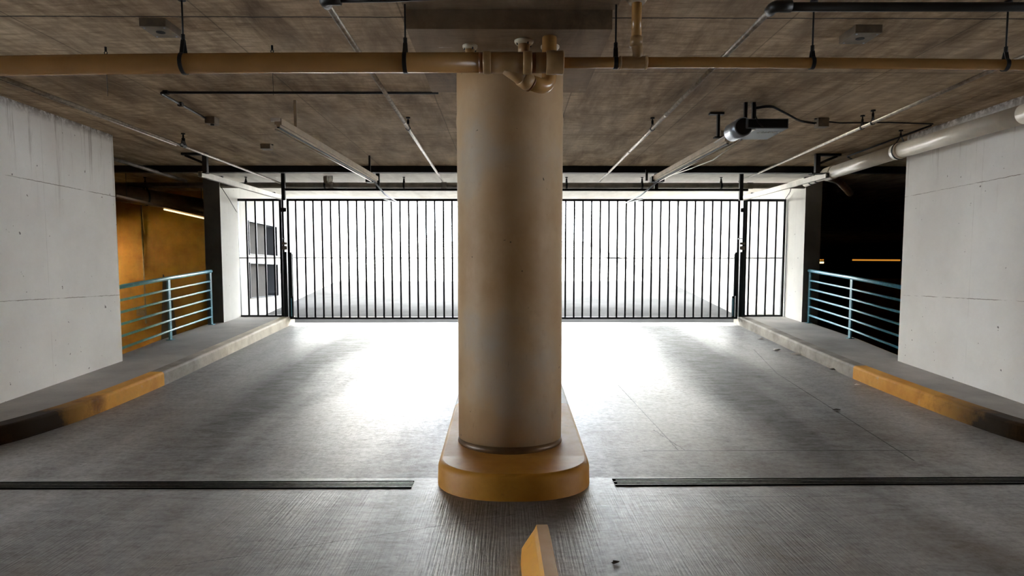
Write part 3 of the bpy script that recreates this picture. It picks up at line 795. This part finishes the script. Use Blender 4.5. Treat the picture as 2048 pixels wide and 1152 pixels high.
B().tube(fillet([br + (endR - br).normalized() * .06, br + V((-.005, -.01, 0)), br + V((.09, -.01, 0))], .04), .031, 16).build('elbow', M['darkpipe'], mr_)
ml_ = empty('sprinkler_main', brL, 'black sprinkler main along the top edge left of the column', 'pipe')
B().tube([brL + V((.06, -.01, 0)), brL + V((.35, -.02, 0)), ptc(960, -12)], .018, 16).build('pipe_run', M['darkpipe'], ml_)
B().tube(fillet([brL + (endL - brL).normalized() * .06, brL + V((-.005, -.01, 0)), brL + V((.09, -.01, 0))], .04), .030, 16).build('elbow', M['darkpipe'], ml_)
for t_, pn, pf, lab in ((None, brL, endL, 'small black hanger on the left centre sprinkler pipe'), (None, br, endR, 'small black hanger on the right centre sprinkler pipe')):
    y_ = 7.12; t_ = (y_ - pn.y) / (pf.y - pn.y); q = lerp(pn, pf, t_)
    clevis(q, (pf - pn), .018, lab, apex=.03, strapw=.03, rodr=.006)
# outer depth pipes
fl0 = ptc(-20, 146); fl1 = at(363, 291, 7.6); fl1 = atz(365, 291, zS); flE = at(560, 366, YB)
e = branch(fl0, flE, .015, 'slim sprinkler pipe along the left wall ceiling ending above the left gate panel')
B().tube([fl0 + V((-.05, 0, .0)), atz(352, 291, zS) + V((0, 0, 0))], .008, 8).build('side_conduit', M['steelpipe'], e)
clevis(atz(367, 291, zS), (V(flE) - V(fl0)), .018, 'dark hanger clamp where the left sprinkler pipe meets its conduit', apex=.03, strapw=.07, rodr=.01)
fr0 = ptc(2060, 105); frE = at(1478, 363, YB)
fr0 = atz(1985, 140, zS); ext = fr0 + (fr0 - frE) * .35
e = branch(ext, frE, .015, 'slim sprinkler pipe along the right ceiling passing behind the thin tan pipe')
t_ = (7.0 - fr0.y) / (frE.y - fr0.y); q = lerp(fr0, frE, t_)
clevis(q, (frE - fr0), .016, 'left of two small hangers on the right sprinkler pipe', apex=.03, strapw=.03, rodr=.006)
q = lerp(fr0, frE, t_ - .035)
clevis(q, (frE - fr0), .016, 'right of two small hangers on the right sprinkler pipe', apex=.04, strapw=.02, rodr=.006)
# back cross main
xl, xr = at(290, 372, YB).x, at(1625, 372, YB).x
bm_ = empty('sprinkler_main', (0, YB + .1, 2.85), 'grey sprinkler main crossing above the gate from alcove to void', 'pipe')
zb = at(1019, 371, YB + .1).z
B().tube([(xl - .6, YB + .1, zb), (xr, YB + .1, zb)], .047, 18).build('pipe_run', M['greypipe'], bm_)
for px in (662, 888, 1302, 1500):
    x = at(px, 371, YB + .1).x; B().tube([(x - .045, YB + .1, zb), (x + .045, YB + .1, zb)], .054, 18).build('coupling', M['greypipe'], bm_)
for px, lab in ((492, 'ring hanger on the back main above the left side panel'), (650, 'hanger on the back main beside the bundled cable'), (808, 'hanger on the back main just left of the column'),
                (1133, 'hanger on the back main just right of the column'), (1284, 'hanger on the back main left of the right opener rail end'), (1442, 'hanger on the back main left of the right gate post')):
    x = at(px, 371, YB + .1).x
    clevis((x, YB + .1, zb), (1, 0, 0), .047, lab, apex=.03, strapw=.03, rodr=.007)
# cable bundle on the back main
b = B(); x = at(655, 371, YB).x
for k in range(5):
    rr = .05 + .012 * k; pts = [(x + .02 * k - .04 + sin(a) * rr * .5, YB + .02 - .012 * k, zb + .10 + cos(a) * (.075 + .006 * k)) for a in [2 * pi * j / 20 for j in range(21)]]
    b.tube(pts, .008, 6, caps=False)
o = b.build('cable_bundle', M['boxgrey']); tag(o, 'coiled grey cable bundle hanging on the back main left of the left opener rail', 'cable')

# conduit left of the column with box
cd0 = atz(870, 185, ZC - .015); cd1 = atz(318, 185, ZC - .015)
cond = empty('conduit', cd0, 'dark bent conduit under the ceiling ending in a small box, left of the column', 'conduit')
pe = atz(412, 237, ZC - .02)
B().tube(fillet([(-.60, cd1.y, ZC - .015), (cd1.x, cd1.y, ZC - .015), pe], .06), .011, 10).build('tube', M['darkpipe'], cond)
for px in (332,): 
    q = atz(px, 185, ZC - .015); B().box((q.x - .02, q.y - .02, ZC - .03), (q.x + .02, q.y + .02, ZC)).build('clip', M['black'], cond)
q = lerp((cd1.x, cd1.y, ZC - .015), pe, .42); B().box((q.x - .02, q.y - .02, ZC - .035), (q.x + .02, q.y + .02, ZC)).build('clip', M['black'], cond)
pb = atz(424, 241, ZC - .03)
bx = empty('junction_box', (pb.x, pb.y, ZC), 'small dark junction box at the end of the bent conduit', 'junction box')
B().box((pb.x - .05, pb.y - .06, ZC - .07), (pb.x + .05, pb.y + .06, ZC), bev=.004).build('housing', M['boxgrey'], bx)
B().tube([(pb.x + .01, pb.y - .02, ZC - .085), (pb.x + .01, pb.y - .02, ZC - .07)], .018, 12).build('sensor', M['black'], bx)

def sensor(px0, px1, py_front, Yf, dep, th, label, side):
    a = at(px0, py_front, Yf); c = at(px1, py_front, Yf)
    r = empty('sensor_box', ((a.x + c.x) / 2, Yf + dep / 2, ZC), label, 'ceiling box')
    B().box((a.x, Yf, ZC - th), (c.x, Yf + dep, ZC), bev=.003).build('housing', M['boxgrey'], r)
    mx = (a.x + c.x) / 2; my = Yf + dep * .5
    B().tube([(mx, my, ZC - th - .002), (mx, my, ZC - th + .01)], .028, 18).build('lens', M['black'], r)
    b = B()
    for sx in (-1, 1):
        for sy in (-1, 1): b.tube([(mx + sx * (c.x - a.x) * .38, my + sy * dep * .38, ZC - th - .003), (mx + sx * (c.x - a.x) * .38, my + sy * dep * .38, ZC - th + .005)], .006, 6)
    b.build('screw', M['steel'], r)
sensor(278, 331, 54, 4.42, .21, .052, 'grey steel box with round lens on the upper left ceiling', -1)
sensor(1711, 1765, 60, 4.50, .22, .052, 'grey steel box with round lens on the upper right ceiling', 1)
def sbox(px, py, w_, d_, h_, label, mat='boxgrey'):
    p = atz(px, py, ZC - h_); r = empty('junction_box', (p.x, p.y, ZC), label, 'junction box')
    B().box((p.x - w_ / 2, p.y - d_ / 2, ZC - h_), (p.x + w_ / 2, p.y + d_ / 2, ZC), bev=.004).build('housing', M[mat], r)
    B().box((p.x - w_ / 2 - .02, p.y - .01, ZC - .008), (p.x + w_ / 2 + .02, p.y + .01, ZC)).build('mounting_lug', M['black'], r)
    return p
sbox(534, 299, .12, .12, .06, 'small boxy fixture on the left ceiling near the opener rail')
jb = sbox(1643, 255, .11, .10, .09, 'small junction box on the ceiling right of the opener motor')
# ceiling eye hooks with thin drop wires
for px, py, lab in ((211, 100, 'small ceiling eye hook and wire, far left above the thick pipe'), (544, 97, 'small ceiling eye hook above the thick pipe, right of the teardrop hanger')):
    p = atz(px, py - 6, ZC); r = empty('eye_hook', p, lab, 'hook')
    B().tube([p, p - V((0, 0, .03))], .008, 8).build('anchor', M['black'], r)
    B().tube([p - V((0, 0, .04)) + V((cos(a) * .010, 0, sin(a) * .010)) for a in [2 * pi * j / 10 for j in range(11)]], .003, 6).build('eye', M['black'], r)
    B().tube([p - V((0, 0, .05)), p - V((0, 0, .34))], .0018, 5).build('wire', M['black'], r)

# ------------------------------------------------------------------ gate openers
def opener_rail(p0, p1, label, end_box):
    r = empty('gate_opener', p0, label, 'gate opener')
    p0, p1 = V(p0), V(p1)
    b = B(); b.bar(p0, p1, .062, .055); b.bar(p0 + V((0, 0, -.036)), p1 + V((0, 0, -.036)), .03, .018)
    b.build('rail', M['rail'], r)
    B().bar(p0 + V((0, 0, -.05)), p1 + V((0, 0, -.05)), .02, .01).build('chain', M['black'], r)
    return r
# left: only the rail shows
ol0, ol1 = at(556, 243, 6.0), at(752, 357, 9.75)
opl = opener_rail(ol0, ol1, 'left gate opener rail, long cream beam sloping to the left gate leaf', True)
off = V((-.055, 0, -.045))
B().tube([ol0 + off + V((0, .1, 0)), ol1 + off], .008, 8).build('conduit', M['pvcwhite'], opl)
B().box((ol1.x - .14, ol1.y - .05, ol1.z - .055), (ol1.x + .0, ol1.y + .09, ol1.z + .035), bev=.004).build('end_box', M['black'], opl)
B().tube([ol1 + V((-.02, 0, -.05)), ol1 + V((.03, .5, -.16)), ol1 + V((.10, 1.2, -.20)), at(768, 398, 12.0)], .012, 8).build('pull_arm', M['steel'], opl)
B().box((ol0.x - .06, ol0.y - .01, ol0.z - .0), (ol0.x + .02, ol0.y + .01, ol0.z + .03)).build('end_tab', M['whitemetal'], opl)
for t_ in (.12, .9):
    q = lerp(ol0, ol1, t_); B().box((q.x - .012, q.y - .012, q.z + .02), (q.x + .012, q.y + .012, ZC)).build('hanger_strap', M['rail' if t_ < .5 else 'black'], opl)
# right: rail, plate, drum, motor
or0, or1 = at(1456, 277, 6.75), at(1308, 357, 9.75)
opr = opener_rail(or0, or1, 'right gate opener with dark boxy motor, drum and long cream rail', True)
B().tube([or0 + V((.055, 0, -.045)), or1 + V((.055, 0, -.045))], .007, 8).build('conduit', M['pvcwhite'], opr)
B().tube([or0 + V((.10, -.1, -.03)), lerp(or0, or1, .25) + V((.10, 0, -.09)), lerp(or0, or1, .55) + V((.08, 0, -.07)), lerp(or0, or1, .8) + V((.05, 0, -.04))], .006, 8).build('cord', M['pvcwhite'], opr)
B().box((or1.x - .05, or1.y - .09, or1.z - .055), (or1.x + .13, or1.y + .05, or1.z + .02), bev=.004).build('end_box', M['black'], opr)
B().box((or1.x - .12, or1.y - .02, or1.z - .03), (or1.x - .09, or1.y + .02, or1.z + .12)).build('end_bracket', M['black'], opr)
B().tube([or1 + V((.04, 0, -.05)), or1 + V((-.06, .6, -.16)), or1 + V((-.16, 1.3, -.20)), at(1285, 398, 12.0)], .012, 8).build('pull_arm', M['steel'], opr)
zm = or0.z
mx0, mx1 = at(1492, 257, 6.36).x, at(1577, 257, 6.36).x; mzb = at(1540, 257, 6.36).z; mzt = at(1540, 237, 6.36).z
mh = B().box((mx0, 6.36, mzb), (mx1, 6.88, mzt), bev=.008).build('motor_housing', [M['motor']], opr)
B().box((mx0 + .02, 6.355, mzb + .01), (mx1 - .012, 6.365, mzt - .01)).build('front_plate', M['black'], mh)
B().box((at(1440, 262, 6.8).x, 6.6, mzb - .012), (mx0 + .0, 7.0, mzb - .004)).build('mounting_plate', M['whitemetal'], opr)
B().box((at(1440, 262, 7.0).x, 6.98, mzb - .01), (at(1458, 262, 7.0).x, 7.02, mzb + .11)).build('side_plate', M['rail'], opr)
B().bar((at(1452, 262, 6.98).x, 7.0, mzt), (mx0 - .07, 6.42, mzt), .02, .015).build('edge_strip', M['whitemetal'], opr)
dcx = at(1484, 255, 6.42); 
dr = B().tube([(dcx.x, 6.38, dcx.z), (dcx.x - .015, 6.64, dcx.z)], .085, 30).build('drum', M['steel'], opr)
B().tube([(dcx.x, 6.368, dcx.z), (dcx.x, 6.381, dcx.z)], .074, 30).build('drum_face', M['black'], dr)
B().box((mx0 - .01, 6.37, mzb - .035), (mx0 + .035, 6.43, mzb + .02)).build('switch_block', M['black'], opr)
B().box((mx0 + .02, 6.40, mzb - .004), (mx0 + .10, 6.54, mzb + .002)).build('label_plate', M['whitemetal'], mh)
# lettering on the underside
fc = bpy.data.curves.new('lettering', 'FONT'); fc.body = 'ALLSTAR'; fc.size = .052; fc.extrude = .0008; fc.align_x = 'CENTER'; fc.align_y = 'CENTER'
to = bpy.data.objects.new('lettering', fc); col.objects.link(to)
dg = bpy.context.evaluated_depsgraph_get(); me = bpy.data.meshes.new_from_object(to.evaluated_get(dg)); bpy.data.objects.remove(to)
lp = at(1540, 263, 6.5); lp = V((at(1540, 263.5, 6.5).x, 6.53, mzb - .0012))
me.transform(Matrix.Translation(lp - V(or0)) @ Matrix.Rotation(pi, 4, 'X') @ Matrix.Diagonal((1, 1.7, 1, 1)))
lo = bpy.data.objects.new('lettering', me); me.materials.append(M['letters']); col.objects.link(lo); lo.parent = mh; lo['label'] = 'white lettering on the motor underside'
for x_ in (at(1490, 240, 6.5).x, at(1510, 240, 6.45).x):
    B().box((x_ - .014, 6.48, mzt - .01), (x_ + .014, 6.51, ZC)).build('hanger_strap', M['black'], opr)
B().tube([(at(1508, 240, 6.4).x, 6.37, ZC - .05), (at(1507, 240, 6.4).x, 6.35, mzt + .02), (at(1512, 240, 6.4).x, 6.34, mzb + .05), (at(1522, 250, 6.4).x, 6.35, mzb + .01)], .006, 8).build('cable', M['black'], opr)
# side hanging strut left of the motor
p = at(1437, 225, 6.9); r = empty('strut_hanger', (p.x, 6.9, ZC), 'short black strut hanger left of the right opener motor', 'bracket')
B().box((p.x - .012, 6.88, or0.z + .03), (p.x + .012, 6.92, ZC)).build('upright', M['black'], r)
B().box((p.x - .09, 6.87, ZC - .02), (p.x + .05, 6.93, ZC)).build('top_plate', M['black'], r)
B().box((p.x - .04, 6.87, or0.z + .032), (p.x + .05, 6.93, or0.z + .045)).build('foot_plate', M['black'], r)
# cables from the motor along the ceiling to the junction box and on to the wall
pts = [atz(1505, 216, ZC - .02), atz(1540, 210, ZC - .01), atz(1575, 228, ZC - .012), atz(1600, 242, ZC - .02), V((jb.x - .05, jb.y, ZC - .045))]
pts = fillet(pts, .10)
cb = B(); cb.tube(smooth_pts := [V(p) for p in pts], .008, 8)
cb.tube([V(p) + V((0.02, .03, -.004)) for p in pts], .006, 8)
o = cb.build('cable', M['black']); tag(o, 'pair of black cables sagging from the opener motor to the junction box', 'cable')
o = B().tube([V((jb.x + .055, jb.y, ZC - .03)), atz(1680, 246, ZC - .012), atz(1780, 245, ZC - .010), atz(1866, 248, ZC - .010)], .007, 8).build('cable', M['black'])
tag(o, 'thin black cable along the ceiling from the junction box to the right wall', 'cable')
# conduit loop by right wall
o = B().tube(fillet([atz(1862, 251, ZC - .015), atz(1694, 313, ZC - .015), atz(1712, 323, ZC - .015)], .04), .010, 8).build('conduit', M['darkpipe'])
tag(o, 'thin hooked conduit on the ceiling above the cream wall pipe', 'conduit')

# ------------------------------------------------------------------ big cream pipe on the right wall
cpx = 4.44; rp = .084
cp = empty('wall_drain_pipe', (cpx, 7, 2.78), 'large glossy cream drain pipe running along the right wall top', 'pipe')
P0 = V((4.40, 3.5, 2.76)); P1 = at(1668, 344, 9.35); Pm = at(1795, 303, 7.75); Pn = at(2048, 228, 5.92)
P0 = Pn + (Pn - Pm) * 1.1
B().tube([P0, Pn], rp, 30).build('pipe_run', M['pvcwhite'], cp)
B().tube([Pn, Pm], rp, 30).build('pipe_run', M['pvcwhite'], cp)
B().tube([Pm, P1], rp * .985, 30).build('pipe_run', M['pvcwhite'], cp)
dm = (P1 - Pm).normalized()
B().tube([Pm - dm * .10, Pm + dm * .02], rp + .007, 30).build('coupling', M['pvcwhite'], cp)
B().tube([Pm + dm * .02, Pm + dm * .034], rp + .002, 30).build('joint_band', M['black'], cp)
B().tube([P1 - dm * .02, P1, P1 + dm * .22], [rp + .006, rp + .008, rp + .006], 30).build('coupling', M['pvcwhite'], cp)
Pe = at(1612, 366, 11.0)
ptx = [P1 + dm * .2, P1 + dm * .30, lerp(P1 + dm * .3, Pe, .3), lerp(P1 + dm * .3, Pe, .6), Pe]
B().tube(ptx, [rp * .95, rp * .8, rp * .78, rp * .72, rp * .70], 24).build('reducer', M['pvcwhite'], cp)
B().tube([lerp(ptx[1], Pe, .30), lerp(ptx[1], Pe, .34)], rp * .86, 24).build('joint_band', M['black'], cp)
B().tube([lerp(ptx[1], Pe, .62), lerp(ptx[1], Pe, .66)], rp * .80, 24).build('joint_band', M['black'], cp)
B().tube(fillet([P1 + dm * .3 + V((.03, 0, -.03)), P1 + dm * .3 + V((.25, .1, -.06)), at(1700, 386, 10.4)], .08), [.05] * 9, 16).build('void_branch', M['brownpipe'], cp)
clevis(Pm + V((0, -.05, 0)), (0, 1, 0), rp + .008, 'wide black hanger on the cream wall pipe coupling', apex=.06, strapw=.02)

# ------------------------------------------------------------------ left alcove things
a0, a1 = at(150, 372, 10.6), at(455, 421, 12.6)
r = empty('brown_drain_pipe', a0, 'fat brown pipe hanging in front of the ochre alcove wall', 'pipe')
B().tube([a0, a1], .135, 24).build('pipe_run', M['brownpipe'], r)
clevis(lerp(a0, a1, .42), (a1 - a0), .135, 'large pale strap hanger round the fat brown alcove pipe', apex=.10, strapw=.03, rodr=.008)
f0, f1 = at(228, 396, 10.2), at(440, 444, 12.6)
r = empty('fluorescent_strip', f0, 'glowing warm fluorescent strip below the fat brown alcove pipe', 'lamp')
B().bar(f0 + V((0, 0, .035)), f1 + V((0, 0, .035)), .09, .03).build('housing', M['brownpipe'], r)
B().tube([lerp(f0, f1, .42), f1], .013, 12).build('tube', M['tube'], r)
for t_ in (.1, .8):
    q = lerp(f0, f1, t_); B().tube([q + V((0, 0, .04)), (q.x, q.y, ZC)], .005, 6).build('rod', M['black'], r)
# upper slim pipe in the alcove
g0, g1 = at(190, 306, 8.6), at(372, 362, 11.2)
e = branch(g0, g1, .026, 'slim grey pipe under the dark ceiling above the fat brown alcove pipe', 'ceiling_pipe', mat='greypipe')
# vertical conduit on the ochre wall
p0_ = at(281, 408, 13.25); 
r = empty('wall_conduit', (p0_.x, 13.27, .2), 'thin vertical conduit with a switch box on the ochre alcove wall', 'conduit')
B().tube([(p0_.x, 13.27, 2.75), (p0_.x, 13.27, .45)], .014, 8).build('tube', M['boxgrey'], r)
q = at(283, 625, 13.25); B().box((q.x - .07, 13.2, q.z - .06), (q.x + .07, 13.3, q.z + .06)).build('outlet_box', M['boxgrey'], r)
# out-of-line warm ceiling lamp that lights the alcove
r = empty('alcove_lamp', (-9.0, 13.3, 1.7), 'warm bulkhead lamp on the ochre alcove wall, hidden behind the left wall', 'lamp')
B().tube([(-9.0, 13.22, 1.7), (-9.0, 13.3, 1.7)], .09, 16).build('housing', M['black'], r)
B().tube([(-9.0, 13.12, 1.7), (-9.0, 13.22, 1.7)], [.05, .08], 16).build('diffuser', emit('lamp_glass', (255, 190, 110), 3), r)
ld = bpy.data.lights.new('alcove_light', 'SPOT'); ld.spot_size = R(115); ld.spot_blend = .6; ld.energy = 80; ld.color = (1, .70, .32); ld.shadow_soft_size = .08
lo_ = bpy.data.objects.new('alcove_light', ld); col.objects.link(lo_); lo_.location = (-8.9, 12.3, 1.75); lo_.rotation_euler = (V((-7.3, 13.3, .6)) - V((-8.9, 12.3, 1.75))).to_track_quat('-Z', 'Y').to_euler()

# dark sheet standing in for the triangular shade on the ochre wall
bp = at(322, 610, 12.9); o = B().prism([(-.22, -2.2), (.32, -2.2), (.14, .42), (-.02, .95)], lambda p, e_: (bp.x + p[0], 13.05 + .04 * e_, p[1] + .45)).build('wedge_shade', M['darkconc'])
tag(o, 'tall dark tapered sheet standing in for shade on the ochre alcove wall', 'painted shade')

# ------------------------------------------------------------------ things in the right void
def strip(p0, p1, label, m, r_=.03):
    r = empty('fluorescent_strip', p0, label, 'lamp')
    B().bar(p0 + V((0, 0, .06)), p1 + V((0, 0, .06)), .12, .05).build('housing', M['brownpipe'], r)
    B().tube([p0, p1], r_, 10).build('tube', M[m], r)
    for t_ in (.15, .85):
        q = lerp(p0, p1, t_); B().tube([q + V((0, 0, .06)), (q.x, q.y, ZC)], .01, 6).build('rod', M['black'], r)
strip(at(1625, 525, 30), at(1647, 525, 30), 'short bright white tube lamp deep in the right void', 'tube', .045)
strip(at(1612, 521, 33), at(1647, 520, 33), 'amber strip lamp just above the short bright tube in the void', 'tube2', .035)
strip(at(1705, 520, 32), at(1800, 520.5, 32), 'long amber strip lamp deep in the void left of the right wall', 'tube2', .035)
o = B().box((at(1712, 550, 34).x, 34, -3.2), (at(1830, 550, 34).x, 34.3, 1.2)).build('low_wall', M['ochre']); tag(o, 'dim low wall deep inside the right void', 'wall')

# ------------------------------------------------------------------ wires by piers
o = B().tube([at(443, 375, 11.2), at(458, 398, 11.6), at(474, 425, 12.05)], .006, 6).build('loose_wire', M['black']); tag(o, 'loose black wire hanging from the left pier top to the side panel', 'wire')
o = B().tube([at(1583, 372, 11.6), at(1580, 384, 11.8), at(1570, 399, 12.05)], .006, 6).build('loose_wire', M['black']); tag(o, 'loose black wire hanging from the right pier top to the side panel', 'wire')

# ------------------------------------------------------------------ litter
def litter(px, py, s, mat, name, label, cat, seed):
    random.seed(seed); p = fl(px, py, .004); n = 9; b = B(); top = []; 
    for k in range(n):
        a = 2 * pi * k / n; rr = s * random.uniform(.5, 1.1); top.append((p.x + cos(a) * rr * 1.3, p.y + sin(a) * rr, p.z + random.uniform(.0, .3) * s))
    c = (p.x, p.y, p.z + s * .45); vt = [b.bm.verts.new(q) for q in top]; vc = b.bm.verts.new(c); vb = b.bm.verts.new((p.x, p.y, p.z))
    for k in range(n): b.bm.faces.new((vt[k], vt[(k + 1) % n], vc)); b.bm.faces.new((vt[(k + 1) % n], vt[k], vb))
    o = b.build(name, M[mat]); tag(o, label, cat)
litter(1232, 1125, .022, 'leaf', 'dead_leaf', 'dark curled dead leaf on the floor near the bottom edge', 'leaf', 1)
litter(1672, 820, .03, 'leaf', 'dead_leaf', 'small dark leaf on the right lane near the yellow kerb', 'leaf', 2)
litter(1521, 678, .05, 'paper', 'paper_scrap', 'white scrap at the right kerb nearest the gate', 'litter', 3)
litter(1554, 700, .045, 'paper', 'paper_scrap', 'pale scrap in the lane beside the middle of the right kerb', 'litter', 4)
litter(1594, 709, .06, 'paper', 'paper_scrap', 'flat white scrap against the right kerb face', 'litter', 5)
litter(1666, 740, .05, 'leaf', 'dead_leaf', 'dark leaf against the right kerb just before the yellow paint', 'leaf', 6)
litter(1713, 770, .035, 'paper', 'paper_scrap', 'tiny white scrap beside the start of the right yellow paint', 'litter', 7)
